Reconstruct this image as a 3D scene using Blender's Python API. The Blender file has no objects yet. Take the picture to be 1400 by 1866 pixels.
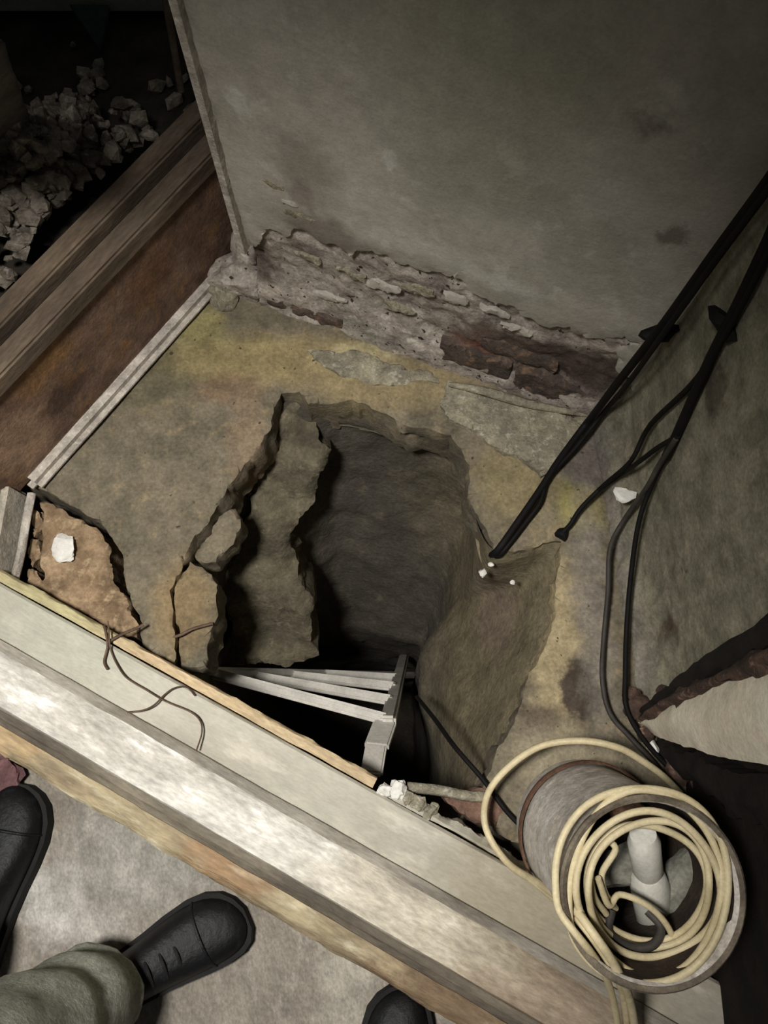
import bpy, bmesh, math, random
from mathutils import Vector, Matrix, noise
from mathutils.geometry import delaunay_2d_cdt

# ------------------------------------------------------------------ camera, world, lamp, exposure
scene = bpy.context.scene
COL = scene.collection
F = 1402.0                      # focal length in pixels of the 1400x1866 frame
CAMH = 1.30                     # camera height above the floor
TILT = math.atan(467.0 / F)     # tilt away from straight down
cd = bpy.data.cameras.new('camera')
cam = bpy.data.objects.new('camera', cd)
COL.objects.link(cam)
cam.location = (0, 0, CAMH)
cam.rotation_euler = (TILT, 0, 0)
cd.sensor_fit = 'VERTICAL'
cd.sensor_height = 24.0
cd.lens = 24.0 * F / 1866.0
cd.clip_start = 0.02
scene.camera = cam

w = bpy.data.worlds.new('world')
scene.world = w
w.use_nodes = True
w.node_tree.nodes['Background'].inputs[0].default_value = (0.95, 1.0, 0.98, 1)
w.node_tree.nodes['Background'].inputs[1].default_value = 0.065

def lamp(name, kind, loc, target, energy, color, **kw):
    d = bpy.data.lights.new(name, kind)
    d.energy = energy
    d.color = color
    for k, v in kw.items():
        setattr(d, k, v)
    o = bpy.data.objects.new(name, d)
    COL.objects.link(o)
    o.location = loc
    o.rotation_euler = (Vector(target) - Vector(loc)).to_track_quat('-Z', 'Y').to_euler()
    return o
# the lamp of the hall, hanging behind and to the left of the camera
lamp('hall_lamp', 'SPOT', (-0.42, -0.02, 1.90), (-0.28, 0.11, 0.0), 190, (1.0, 0.965, 0.90),
     spot_size=math.radians(67), spot_blend=1.0, shadow_soft_size=0.12)

vs = scene.view_settings
vs.view_transform = 'Standard'
vs.look = 'None'
vs.exposure = 0.0
vs.gamma = 1.0
vs.use_curve_mapping = False

# ------------------------------------------------------------------ geometry helpers
def ray(x, y):
    u = (x - 700) / F
    v = (y - 933) / F
    return Vector((u, math.sin(TILT) - v * math.cos(TILT), -math.cos(TILT) - v * math.sin(TILT)))

def P(x, y, z=0.0):
    """point on the horizontal plane at height z"""
    d = ray(x, y)
    return Vector((0, 0, CAMH)) + d * ((z - CAMH) / d.z)

def PV(x, y, o, n):
    """point on the vertical plane through o with normal n"""
    d = ray(x, y)
    c = Vector((0, 0, CAMH))
    return c + d * ((o - c).dot(n) / d.dot(n))

def empty(name, loc=(0, 0, 0), rz=0.0):
    o = bpy.data.objects.new(name, None)
    COL.objects.link(o)
    o.empty_display_size = 0.05
    o.location = loc
    o.rotation_euler = (0, 0, rz)
    return o

def tag(o, label=None, cat=None, group=None, kind=None):
    if label: o['label'] = label
    if cat: o['category'] = cat
    if group: o['group'] = group
    if kind: o['kind'] = kind
    return o

def setparent(o, p):
    if p is not None:
        bpy.context.view_layer.update()
        o.parent = p
        o.matrix_parent_inverse = p.matrix_world.inverted()

def link(name, me, mat, parent=None, smooth=True):
    o = bpy.data.objects.new(name, me)
    COL.objects.link(o)
    if mat is not None:
        me.materials.append(mat)
    if smooth:
        me.polygons.foreach_set('use_smooth', [True] * len(me.polygons))
    setparent(o, parent)
    return o

def from_bm(name, bm, mat, parent=None, smooth=True, normals=True, sharp=None):
    if normals:
        bmesh.ops.recalc_face_normals(bm, faces=bm.faces)
    me = bpy.data.meshes.new(name)
    bm.to_mesh(me)
    bm.free()
    o = link(name, me, mat, parent, smooth)
    if sharp is not None and smooth:
        me.set_sharp_from_angle(angle=math.radians(sharp))
    return o

def fbm(p, sc, oct=4):
    return noise.fractal(p * sc, 0.9, 2.0, oct)

def jag(pts, step=0.012, amp=0.25, rng=None, closed=True):
    """roughen a 2D outline by midpoint displacement"""
    rng = rng or random.Random(1)
    out = []
    n = len(pts)
    def rec(a, b):
        d = (b - a).length
        if d < step:
            out.append(a)
            return
        m = (a + b) / 2
        t = Vector((-(b - a).y, (b - a).x))
        m = m + t * rng.uniform(-amp, amp) * 0.5
        rec(a, m)
        rec(m, b)
    for i in range(n if closed else n - 1):
        rec(Vector(pts[i][:2]), Vector(pts[(i + 1) % n][:2]))
    if not closed:
        out.append(Vector(pts[-1][:2]))
    return out

def inside(p, poly):
    c = False
    j = len(poly) - 1
    for i in range(len(poly)):
        a, b = poly[i], poly[j]
        if (a.y > p.y) != (b.y > p.y) and p.x < (b.x - a.x) * (p.y - a.y) / (b.y - a.y) + a.x:
            c = not c
        j = i
    return c

def slab(name, outline, thick, mat, parent=None, res=0.016, frame=None, amp=0.004, scale=14,
         bev=0.004, sideamp=0.006, seed=0, zfun=None, jagamp=0.25, jagstep=0.012, taper=0.0):
    """a flat irregular piece: top follows the outline with relief, ragged sides of the given thickness.
    frame = (origin, ux, uy, uz) maps local coordinates to the world"""
    rng = random.Random(seed)
    O, UX, UY, UZ = frame or (Vector((0, 0, 0)), Vector((1, 0, 0)), Vector((0, 1, 0)), Vector((0, 0, 1)))
    ol = jag(outline, jagstep, jagamp, rng)
    area = sum(ol[i - 1].x * ol[i].y - ol[i].x * ol[i - 1].y for i in range(len(ol)))
    if area < 0:
        ol.reverse()
    xs = [p.x for p in ol]
    ys = [p.y for p in ol]
    pts = list(ol)
    x = min(xs)
    while x < max(xs):
        y = min(ys)
        while y < max(ys):
            q = Vector((x + rng.uniform(-.3, .3) * res, y + rng.uniform(-.3, .3) * res))
            if inside(q, ol):
                pts.append(q)
            y += res
        x += res
    nb = len(ol)
    r = delaunay_2d_cdt(pts, [], [list(range(nb))], 1, 1e-6)
    bm = bmesh.new()
    off = Vector((seed * 3.7, seed * 1.3, 0))
    def height(p):
        h = amp * fbm(Vector((p.x, p.y, 0)) + off, scale)
        return h + (zfun(p) if zfun else 0.0)
    bset = set()
    vv = []
    for k, p in enumerate(r[0]):
        orig = r[3][k]
        edge = any(i < nb for i in orig) or not orig
        vv.append(bm.verts.new(O + UX * p.x + UY * p.y + UZ * (height(p) - (bev if edge else 0))))
    for f in r[2]:
        try:
            bm.faces.new([vv[i] for i in f])
        except ValueError:
            pass
    rows = 5
    prev = None
    cen = sum(ol, Vector((0, 0))) / nb
    for k in range(rows + 1):
        t = k / rows
        row = []
        for p in ol:
            zz = height(p) - bev - t * thick
            q = p.copy()
            if k:
                q3 = Vector((p.x, p.y, -t * thick)) + off
                q = p + (p - cen).normalized() * sideamp * fbm(q3, 28) - (p - cen) * taper * t
            row.append(bm.verts.new(O + UX * q.x + UY * q.y + UZ * zz))
        if prev:
            for i in range(nb):
                j = (i + 1) % nb
                bm.faces.new((prev[i], row[i], row[j], prev[j]))
        prev = row
    bmesh.ops.remove_doubles(bm, verts=bm.verts, dist=1e-5)
    return from_bm(name, bm, mat, parent, sharp=38)

def box(bm, c, sx, sy, sz, m=None):
    r = bmesh.ops.create_cube(bm, size=1.0)
    M = Matrix.Translation(c) @ (m or Matrix()) @ Matrix.Diagonal((sx, sy, sz, 1))
    bmesh.ops.transform(bm, matrix=M, verts=r['verts'])
    return r['verts']

def catmull(pts, n=8, closed=False):
    pts = [Vector(p) for p in pts]
    out = []
    N = len(pts)
    rng = range(N if closed else N - 1)
    for i in rng:
        if closed:
            p0, p1, p2, p3 = pts[(i - 1) % N], pts[i], pts[(i + 1) % N], pts[(i + 2) % N]
        else:
            p1, p2 = pts[i], pts[i + 1]
            p0 = pts[i - 1] if i else p1 * 2 - p2
            p3 = pts[i + 2] if i + 2 < N else p2 * 2 - p1
        for k in range(n):
            t = k / n
            out.append(0.5 * ((2 * p1) + (p2 - p0) * t + (2 * p0 - 5 * p1 + 4 * p2 - p3) * t * t
                              + (3 * p1 - p0 - 3 * p2 + p3) * t ** 3))
    if not closed:
        out.append(pts[-1])
    return out

def tube(name, pts, rad, mat, parent=None, n=8, sm=6, taper=None, smooth=True):
    path = catmull(pts, sm) if smooth else [Vector(p) for p in pts]
    bm = bmesh.new()
    prev = None
    up = Vector((0.3, 0.2, 0.9)).normalized()
    rings = []
    for i, p in enumerate(path):
        t = (path[min(i + 1, len(path) - 1)] - path[max(i - 1, 0)]).normalized()
        if t.length < 1e-6:
            continue
        a = up - t * up.dot(t)
        if a.length < 1e-3:
            a = Vector((1, 0, 0)) - t * t.x
        a.normalize()
        up = a
        b = t.cross(a)
        r = rad * (taper(i / (len(path) - 1)) if taper else 1)
        rings.append([bm.verts.new(p + (a * math.cos(q) + b * math.sin(q)) * r)
                      for q in [2 * math.pi * k / n for k in range(n)]])
    for A, B in zip(rings, rings[1:]):
        for k in range(n):
            bm.faces.new((A[k], A[(k + 1) % n], B[(k + 1) % n], B[k]))
    bm.faces.new(rings[0][::-1])
    bm.faces.new(rings[-1])
    return from_bm(name, bm, mat, parent, sharp=60)

def lathe(name, prof, mat, parent=None, n=48, M=None, wob=0.0, caps=True):
    bm = bmesh.new()
    rings = []
    for (r, z) in prof:
        rings.append([bm.verts.new(Vector((r * math.cos(q), r * math.sin(q), z)) *
                      (1 + wob * noise.noise(Vector((math.cos(q), math.sin(q), z * 9)) * 2)))
                      for q in [2 * math.pi * k / n for k in range(n)]])
    for A, B in zip(rings, rings[1:]):
        for k in range(n):
            bm.faces.new((A[k], A[(k + 1) % n], B[(k + 1) % n], B[k]))
    if caps and prof[0][0] > 1e-5: bm.faces.new(rings[0][::-1])
    if caps and prof[-1][0] > 1e-5: bm.faces.new(rings[-1])
    bmesh.ops.remove_doubles(bm, verts=bm.verts, dist=1e-6)
    if M: bmesh.ops.transform(bm, matrix=M, verts=bm.verts)
    return from_bm(name, bm, mat, parent, sharp=40)

def chunk(name, c, size, mat, parent=None, seed=0, sub=2, rough=0.35, rot=None):
    bm = bmesh.new()
    bmesh.ops.create_icosphere(bm, subdivisions=sub, radius=0.5)
    rng = random.Random(seed)
    off = Vector((seed * 2.1, seed * 0.7, seed * 1.9))
    planes = [(Vector((rng.gauss(0, 1), rng.gauss(0, 1), rng.gauss(0, 1))).normalized(), rng.uniform(.26, .42)) for _ in range(9)]
    for v in bm.verts:
        d = v.co.normalized()
        r = 0.5
        for n_, k in planes:
            q = d.dot(n_)
            if q > 1e-3:
                r = min(r, k / q)
        v.co = d * r * (1 + rough * 0.4 * noise.noise(d * 2.4 + off))
    E = (rot or Matrix.Rotation(rng.uniform(0, 6), 4, 'Z'))
    for v in bm.verts:
        v.co = E @ Vector((v.co.x * size[0], v.co.y * size[1], v.co.z * size[2])) + Vector(c)
    return from_bm(name, bm, mat, parent, sharp=30)

# ------------------------------------------------------------------ materials
def s2l(c):
    return tuple(((x / 255) / 12.92 if x / 255 <= 0.04045 else ((x / 255 + 0.055) / 1.055) ** 2.4) for x in c) + (1,)

def material(name, c1, c2, scale=12, bump=0.3, bscale=60, rough=0.85, metal=0.0, blobs=(), c3=None, speck=None,
             stretch=None, spec=0.3, warp=0.05, dist=0.01):
    """two-tone noise colour with stains and painted light or shade: blobs = (centre, (rx, ry, rz), colour, strength)"""
    m = bpy.data.materials.new(name)
    m.use_nodes = True
    nt = m.node_tree
    N, L = nt.nodes, nt.links
    bs = N['Principled BSDF']
    bs.inputs['Roughness'].default_value = rough
    bs.inputs['Metallic'].default_value = metal
    bs.inputs['Specular IOR Level'].default_value = spec
    geo = N.new('ShaderNodeNewGeometry')
    pos = geo.outputs['Position']
    if stretch:
        mp = N.new('ShaderNodeMapping')
        mp.inputs['Scale'].default_value = stretch[0]
        mp.inputs['Rotation'].default_value = stretch[1]
        mp.vector_type = 'TEXTURE'
        L.new(pos, mp.inputs['Vector'])
        npos = mp.outputs[0]
    else:
        npos = pos
    def nz(sc, det=6, rg=0.6, vec=None):
        t = N.new('ShaderNodeTexNoise')
        t.inputs['Scale'].default_value = sc
        t.inputs['Detail'].default_value = det
        t.inputs['Roughness'].default_value = rg
        L.new(vec or npos, t.inputs['Vector'])
        return t
    def ramp(v, a, b):
        r = N.new('ShaderNodeMapRange')
        r.interpolation_type = 'SMOOTHSTEP'
        r.inputs['From Min'].default_value = a
        r.inputs['From Max'].default_value = b
        L.new(v, r.inputs['Value'])
        return r.outputs['Result']
    def mix(fac, a, b):
        x = N.new('ShaderNodeMix')
        x.data_type = 'RGBA'
        L.new(fac, x.inputs['Factor'])
        for s, v in ((x.inputs[6], a), (x.inputs[7], b)):
            if isinstance(v, tuple): s.default_value = v
            else: L.new(v, s)
        return x.outputs[2]
    n1 = nz(scale)
    col = mix(ramp(n1.outputs['Fac'], 0.36, 0.64), s2l(c1), s2l(c2))
    if c3:
        n3 = nz(scale * 2.7)
        col = mix(ramp(n3.outputs['Fac'], 0.54, 0.68), col, s2l(c3))
    if blobs:
        wn = nz(18, 6, 0.7, pos)
        sub = N.new('ShaderNodeVectorMath'); sub.operation = 'SUBTRACT'
        L.new(wn.outputs['Color'], sub.inputs[0]); sub.inputs[1].default_value = (0.5, 0.5, 0.5)
        sc = N.new('ShaderNodeVectorMath'); sc.operation = 'SCALE'
        L.new(sub.outputs[0], sc.inputs[0]); sc.inputs['Scale'].default_value = warp * 4
        ad = N.new('ShaderNodeVectorMath'); ad.operation = 'ADD'
        L.new(pos, ad.inputs[0]); L.new(sc.outputs[0], ad.inputs[1])
        for b in blobs:
            c, rr, bc, st = b[:4]
            soft = b[4] if len(b) > 4 else 0.45
            d1 = N.new('ShaderNodeVectorMath'); d1.operation = 'SUBTRACT'
            L.new(ad.outputs[0], d1.inputs[0]); d1.inputs[1].default_value = c
            d2 = N.new('ShaderNodeVectorMath'); d2.operation = 'DIVIDE'
            L.new(d1.outputs[0], d2.inputs[0]); d2.inputs[1].default_value = rr
            d3 = N.new('ShaderNodeVectorMath'); d3.operation = 'LENGTH'
            L.new(d2.outputs[0], d3.inputs[0])
            f = ramp(d3.outputs['Value'], 1.0 + soft, 1.0 - soft)
            mu = N.new('ShaderNodeMath'); mu.operation = 'MULTIPLY'
            L.new(f, mu.inputs[0]); mu.inputs[1].default_value = st
            col = mix(mu.outputs[0], col, s2l(bc))
    # fine grain
    ng = nz(bscale * 3.2, 3)
    hs = N.new('ShaderNodeHueSaturation')
    mr = N.new('ShaderNodeMapRange')
    mr.inputs['From Min'].default_value = 0.3; mr.inputs['From Max'].default_value = 0.7
    mr.inputs['To Min'].default_value = 0.78 if bump >= 0.3 else 0.9; mr.inputs['To Max'].default_value = 1.2 if bump >= 0.3 else 1.09
    L.new(ng.outputs['Fac'], mr.inputs['Value'])
    nm = nz(bscale * .45, 8, 0.72)
    m2 = N.new('ShaderNodeMapRange')
    mo = 0.30 if bump >= 0.3 else 0.10
    m2.inputs['From Min'].default_value = 0.36; m2.inputs['From Max'].default_value = 0.64
    m2.inputs['To Min'].default_value = 1 - mo; m2.inputs['To Max'].default_value = 1 + mo * .7
    L.new(nm.outputs['Fac'], m2.inputs['Value'])
    mm = N.new('ShaderNodeMath'); mm.operation = 'MULTIPLY'
    L.new(mr.outputs[0], mm.inputs[0]); L.new(m2.outputs[0], mm.inputs[1])
    L.new(mm.outputs[0], hs.inputs['Value'])
    L.new(col, hs.inputs['Color'])
    col = hs.outputs[0]
    if speck:
        ns = nz(bscale * 1.4, 4, 0.5, pos)
        col = mix(ramp(ns.outputs['Fac'], speck[1], speck[1] + 0.04), col, s2l(speck[0]))
    L.new(col, bs.inputs['Base Color'])
    if bump:
        nb = nz(bscale, 8, 0.65)
        bp = N.new('ShaderNodeBump')
        bp.inputs['Strength'].default_value = bump
        bp.inputs['Distance'].default_value = dist
        L.new(nb.outputs['Fac'], bp.inputs['Height'])
        L.new(bp.outputs[0], bs.inputs['Normal'])
    return m

# ------------------------------------------------------------------ plan of the place
Z = Vector((0, 0, 1))
WB0, WB1 = P(480, 550), P(1100, 765)                 # back wall on the floor
BU = (WB1 - WB0).normalized()
BN = Vector((BU.y, -BU.x, 0))                        # towards the camera
BFRAME = (WB0, BU, Z, BN)
def PB(x, y, off=0.0):
    return PV(x, y, WB0 + BN * off, BN)
def bl(x, y):                                        # pixel on the back wall -> local coordinates
    p = PB(x, y) - WB0
    return Vector((p.dot(BU), p.z))
WR0, WR1 = WB1 + BU * .012, P(1215, 1330)                        # right wall on the floor
RU = (WR1 - WR0).normalized()
RN = Vector((RU.y, -RU.x, 0))
if RN.x > 0: RN = -RN
def PR(x, y, off=0.0):
    return PV(x, y, WR0 + RN * off, RN)
SD = (P(700, 1783) - P(0, 1368)).normalized()        # direction of the door sill
SN = Vector((-SD.y, SD.x, 0))                        # towards the pit
def sill_pt(s, n, z):
    return SD * s + SN * n * 1.0 + Z * z

# stains and painted light or shade use places on the surfaces
def B3(x, y): return tuple(PB(x, y))
def F3(x, y, z=0.0): return tuple(P(x, y, z))
def R3(x, y): return tuple(PR(x, y))

M_plaster = material('wall_plaster', (178, 172, 162), (162, 157, 146), 7, 0.25, 70, 0.9, c3=(186, 181, 171), blobs=[
    (B3(560, 300), (.05, .05, .06), (140, 132, 122), .6), (B3(710, 290), (.012, .012, .02), (205, 203, 195), .8),
    (B3(430, 170), (.012, .02, .02), (200, 198, 190), .8), (B3(1180, 220), (.02, .02, .02), (110, 104, 92), .7),
    (B3(1230, 420), (.016, .016, .016), (100, 94, 82), .7), (B3(900, 80), (.15, .1, .25), (150, 147, 130), .6),
    (B3(600, 420), (.09, .05, .035), (122, 114, 106), .75), (B3(900, 500), (.08, .06, .02), (196, 193, 184), .6),
    (B3(560, 360), (.02, .02, .05), (130, 120, 112), .6), (B3(760, 440), (.09, .06, .02), (188, 184, 174), .6)], warp=.02)
M_mason = material('bare_masonry', (182, 172, 162), (146, 136, 128), 16, 0.7, 55, 0.95, c3=(194, 186, 176), blobs=[
    (B3(960, 650), (.16, .10, .055), (84, 66, 57), .9), (B3(860, 640), (.05, .06, .035), (122, 76, 58), .7),
    (B3(1080, 680), (.10, .10, .05), (72, 60, 54), .85), (B3(620, 510), (.12, .1, .03), (168, 158, 148), .6),
    (B3(470, 480), (.03, .05, .05), (70, 58, 50), .8), (B3(660, 600), (.05, .06, .03), (150, 146, 136), .7)], warp=.02, speck=((60, 52, 46), .64))
M_brick = material('old_brick', (98, 85, 77), (80, 70, 64), 20, 0.8, 60, 0.95, c3=(120, 96, 78))
M_rwall = material('right_plaster', (138, 134, 116), (118, 114, 98), 9, 0.3, 60, 0.9, c3=(146, 138, 122), blobs=[
    (R3(1140, 1000), (.06, .4, .075), (128, 122, 116), .85), (R3(1110, 820), (.08, .12, .06), (96, 90, 86), .8),
    (R3(1170, 1230), (.05, .09, .05), (150, 140, 124), .8), (R3(1225, 1150), (.01, .022, .028), (86, 72, 62), .85),
    (R3(1245, 1050), (.006, .008, .02), (70, 60, 50), .9), (R3(1300, 700), (.04, .04, .03), (60, 48, 38), .7),
    (R3(1160, 1100), (.03, .16, .02), (164, 156, 138), .8)], warp=.02)
M_slab = material('slab_concrete', (122, 113, 96), (104, 97, 82), 9, 0.45, 50, 0.95, c3=(136, 122, 98), blobs=[
    (F3(280, 650), (.10, .12, .2), (98, 92, 70), .6), (F3(420, 650), (.12, .05, .2), (142, 129, 90), .8),
    (F3(560, 660), (.14, .05, .2), (152, 137, 100), .8), (F3(365, 590), (.05, .04, .2), (152, 144, 96), .65),
    (F3(420, 710), (.06, .03, .2), (142, 112, 86), .45), (F3(720, 700), (.16, .05, .2), (150, 135, 102), .8),
    (F3(940, 870), (.07, .08, .2), (146, 132, 98), .75), (F3(1055, 925), (.04, .05, .2), (156, 146, 90), .7),
    (F3(660, 650), (.06, .025, .2), (186, 174, 136), .7), (F3(1010, 1150), (.05, .16, .2), (176, 160, 126), .8),
    (F3(1060, 1250), (.035, .05, .2), (62, 52, 48), .9, .25), (F3(985, 1310), (.04, .03, .2), (84, 72, 64), .7),
    (F3(1075, 830), (.05, .07, .2), (104, 96, 92), .8), (F3(1080, 1100), (.03, .2, .2), (142, 134, 124), .7),
    (F3(450, 800), (.03, .09, .2), (140, 120, 98), .6), (F3(150, 830), (.08, .06, .2), (116, 108, 92), .6),
    (F3(330, 1100), (.05, .08, .2), (138, 116, 82), .6), (F3(1010, 1390), (.08, .06, .2), (156, 146, 124), .7)], warp=.018, speck=((70, 62, 52), .685))
M_broken = material('broken_concrete', (164, 140, 112), (132, 110, 86), 22, 0.9, 45, 0.95, c3=(178, 156, 126), stretch=((1, 1, 1), (0, 0, .6)))
M_ledge = material('earthy_concrete', (112, 104, 86), (88, 82, 68), 14, 0.8, 45, 0.95, c3=(120, 112, 94))
M_shaft = material('shaft_earth', (92, 86, 76), (74, 69, 62), 9, 0.7, 40, 0.95, c3=(98, 90, 78), blobs=[
    (tuple(P(940, 1130, -.2)), (.25, .4, .32), (124, 114, 90), .85), (tuple(P(890, 1120, -.2)), (.06, .08, .1), (118, 102, 92), .6)], warp=.03)
M_mortar = material('mortar', (166, 158, 136), (140, 134, 118), 24, 0.9, 70, 0.95, c3=(186, 180, 164))
M_floor = material('hall_floor', (138, 131, 121), (120, 113, 104), 10, 0.3, 90, 0.8, c3=(148, 141, 131), blobs=[
    (F3(90, 1640), (.05, .05, .1), (180, 178, 174), .7), (F3(260, 1560), (.12, .08, .1), (148, 146, 140), .7),
    (F3(640, 1780), (.05, .08, .1), (176, 170, 158), .6), (F3(150, 1700), (.06, .03, .1), (182, 178, 172), .6)], warp=.03,
    stretch=((1, 1.6, 1), (0, 0, .3)))
rot = (0, 0, math.atan2(SD.y, SD.x))
M_sillA = material('sill_painted_board', (184, 180, 166), (168, 163, 150), 8, 0.2, 80, 0.6, c3=(196, 190, 176), stretch=((3, 1, 1), rot),
    blobs=[(F3(120, 1160), (.2, .1, .1), (170, 171, 156), .6), (F3(1000, 1700), (.2, .14, .2), (150, 140, 118), .7)])  # second blob paints the light dimming at the right end
M_rail = material('sill_white_rail', (212, 208, 200), (196, 191, 182), 10, 0.35, 60, 0.55, c3=(222, 220, 216), stretch=((3, 1, 1), rot),
    blobs=[(F3(1000, 1830), (.25, .14, .2), (142, 122, 100), .85), (F3(760, 1650), (.2, .1, .2), (190, 180, 158), .6)])  # brown blobs darken the rail to the right, where the light dims
M_strip = material('sill_worn_wood', (182, 168, 136), (136, 120, 98), 18, 0.6, 50, 0.7, c3=(204, 194, 168), stretch=((4, 1, 1), rot),
    blobs=[(F3(430, 1580), (.09, .05, .1), (158, 126, 94), .7), (F3(800, 1810), (.22, .07, .1), (112, 90, 70), .85), (F3(100, 1330), (.1, .04, .1), (190, 160, 120), .6)])  # darker brown blobs paint shadow on the worn strip
M_groove = material('sill_groove', (120, 112, 98), (92, 84, 74), 16, 0.4, 60, 0.7, stretch=((4, 1, 1), rot))
M_railside = material('sill_rail_side', (156, 150, 140), (128, 121, 110), 16, 0.4, 60, 0.7, stretch=((4, 1, 1), rot))
M_tan = material('sill_tan_edge', (200, 178, 144), (182, 160, 126), 14, 0.3, 60, 0.7, stretch=((4, 1, 1), rot),
    blobs=[(F3(100, 1100), (.15, .1, .1), (186, 180, 138), .8)])
M_board = material('brown_board', (134, 108, 92), (102, 80, 68), 8, 0.35, 60, 0.75, c3=(134, 102, 72), blobs=[
    (F3(110, 740, .1), (.10, .07, .03), (56, 42, 38), .7), (F3(60, 640, .2), (.06, .08, .05), (150, 112, 66), .6),
    (F3(30, 800, .1), (.06, .06, .08), (166, 138, 114), .7), (F3(330, 400, .12), (.02, .02, .02), (50, 40, 32), .8),  # pale blob here paints the lit near end of the board
    (F3(390, 480, .1), (.02, .02, .02), (44, 36, 30), .8), (F3(240, 480, .15), (.07, .07, .06), (110, 74, 48), .6)], warp=.02)
M_railwood = material('grey_brown_rail', (120, 104, 88), (90, 78, 66), 10, 0.3, 60, 0.8, stretch=((1, 4, 1), (0, 0, -.6)))
M_trim = material('pale_trim', (196, 188, 178), (168, 160, 150), 24, 0.6, 60, 0.85, c3=(206, 200, 190))
M_jamb = material('pale_jamb_plaster', (186, 180, 168), (164, 156, 142), 12, 0.4, 60, 0.9, blobs=[(F3(20, 780, .1), (.06, .06, .06), (150, 120, 100), .6)])
M_heap = material('crumpled_debris', (150, 140, 128), (96, 88, 78), 26, 0.8, 60, 0.95, c3=(168, 158, 148))
M_dark = material('shade_dark_backdrop', (30, 20, 17), (18, 14, 12), 6, 0.2, 40, 0.9)  # near-black colour stands for the missing light behind the platform
M_deck = material('shade_dark_deck', (58, 52, 46), (40, 36, 32), 10, 0.3, 50, 0.95)  # deck coloured dark to stand for the unlit space
M_greycloth = material('grey_sheet', (98, 96, 90), (80, 78, 74), 8, 0.3, 40, 0.9)
M_palebar = material('pale_bar', (150, 152, 146), (132, 134, 128), 8, 0.2, 60, 0.7)
M_white = material('white_metal', (206, 202, 194), (184, 180, 172), 10, 0.15, 80, 0.5, spec=.4)
M_cable = material('black_cable', (12, 11, 10), (18, 16, 15), 30, 0.1, 80, 0.7, spec=.2)
M_gcable = material('grey_cable', (66, 62, 58), (52, 48, 45), 30, 0.1, 80, 0.6)
M_hose = material('cream_cable', (214, 200, 164), (192, 178, 142), 14, 0.15, 90, 0.5, spec=.4)
M_wire = material('rusty_wire', (116, 96, 82), (86, 68, 58), 30, 0.2, 90, 0.7, metal=.3)
M_bucket = material('grey_bucket', (212, 206, 198), (184, 176, 166), 14, 0.3, 60, 0.75, c3=(222, 217, 210))
M_inside = material('dark_bucket_inside', (66, 54, 45), (46, 38, 32), 14, 0.5, 60, 0.85)  # inner wall in a darker brown than the body
M_rimmat = material('dark_bucket_rim', (126, 116, 102), (98, 88, 76), 18, 0.4, 60, 0.8)  # rim in a darker tone than the body
M_brand = material('rust_band', (128, 96, 78), (98, 74, 62), 20, 0.4, 60, 0.8)
M_lump = material('grey_stone', (150, 148, 138), (124, 122, 112), 16, 0.3, 60, 0.8)
M_plastic = material('white_plastic', (222, 220, 210), (206, 204, 194), 10, 0.1, 60, 0.45, spec=.45)
M_postpaint = material('cream_post_paint', (232, 224, 206), (216, 207, 187), 9, 0.25, 60, 0.75, c3=(222, 208, 190))
M_postwood = material('rotten_brown_wood', (96, 76, 66), (66, 53, 46), 22, 0.9, 40, 0.95, c3=(140, 112, 98))
M_blackwood_shade = material('black_brown_wood_and_shade', (34, 26, 22), (22, 18, 15), 16, 0.5, 40, 0.9)  # bare post wood; its near-black also stands for shade beside the post
M_shoe = material('black_leather', (16, 17, 19), (10, 10, 12), 18, 0.25, 80, 0.5, spec=.28, c3=(22, 26, 28))
M_sole = material('black_rubber', (18, 17, 17), (26, 25, 24), 20, 0.2, 80, 0.8)
M_trouser = material('olive_trousers', (150, 152, 140), (134, 136, 124), 10, 0.35, 160, 0.95, c3=(144, 145, 130))
M_skin = material('skin', (176, 130, 106), (164, 118, 96), 10, 0.1, 80, 0.6)
M_mauve = material('mauve_cloth', (128, 96, 96), (104, 76, 78), 16, 0.4, 60, 0.95)
M_chip = material('white_chip', (226, 224, 218), (208, 206, 200), 10, 0.2, 60, 0.7)
M_redbrick = material('red_brick', (132, 104, 90), (108, 84, 72), 20, 0.7, 60, 0.95)

# ------------------------------------------------------------------ inner floor with the broken hole
fl = empty('floor', P(250, 800))
tag(fl, 'broken concrete floor around the dug hole', None, kind='structure')
main = [(36, 878), (352, 514), (470, 505), (800, 640), (1150, 735), (1200, 1050), (1230, 1300), (1350, 1420), (1330, 1640), (1120, 1640), (1010, 1585),
        (905, 1520), (880, 1440), (928, 1335), (985, 1195), (1012, 1100), (1024, 985), (960, 1000), (902, 1004), (876, 950), (852, 905), (858, 850), (822, 792), (745, 776),
        (690, 748), (640, 727), (562, 735), (545, 712), (512, 716), (492, 782), (462, 832), (430, 868), (402, 912), (378, 955), (341, 1002), (322, 1050),
        (308, 1075), (318, 1150), (316, 1215), (258, 1175), (258, 1135), (236, 1080), (206, 985), (180, 945), (140, 926)]
slab('slab_piece', [P(*p).xy for p in main], 0.11, M_slab, fl, res=0.014, amp=0.0045, scale=11, seed=3, jagamp=0.22, sideamp=0.012)
slab('slab_piece', [P(*p).xy for p in [(70, 912), (130, 940), (172, 958), (196, 990), (226, 1084), (246, 1130), (246, 1160), (200, 1160), (100, 1106), (60, 1080), (70, 1000)]],
     0.09, M_broken, fl, res=0.010, amp=0.008, scale=26, seed=5, frame=(Vector((0, 0, -.006)), Vector((1, 0, 0)), Vector((0, 1, 0)), Z), jagamp=.3)
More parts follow.
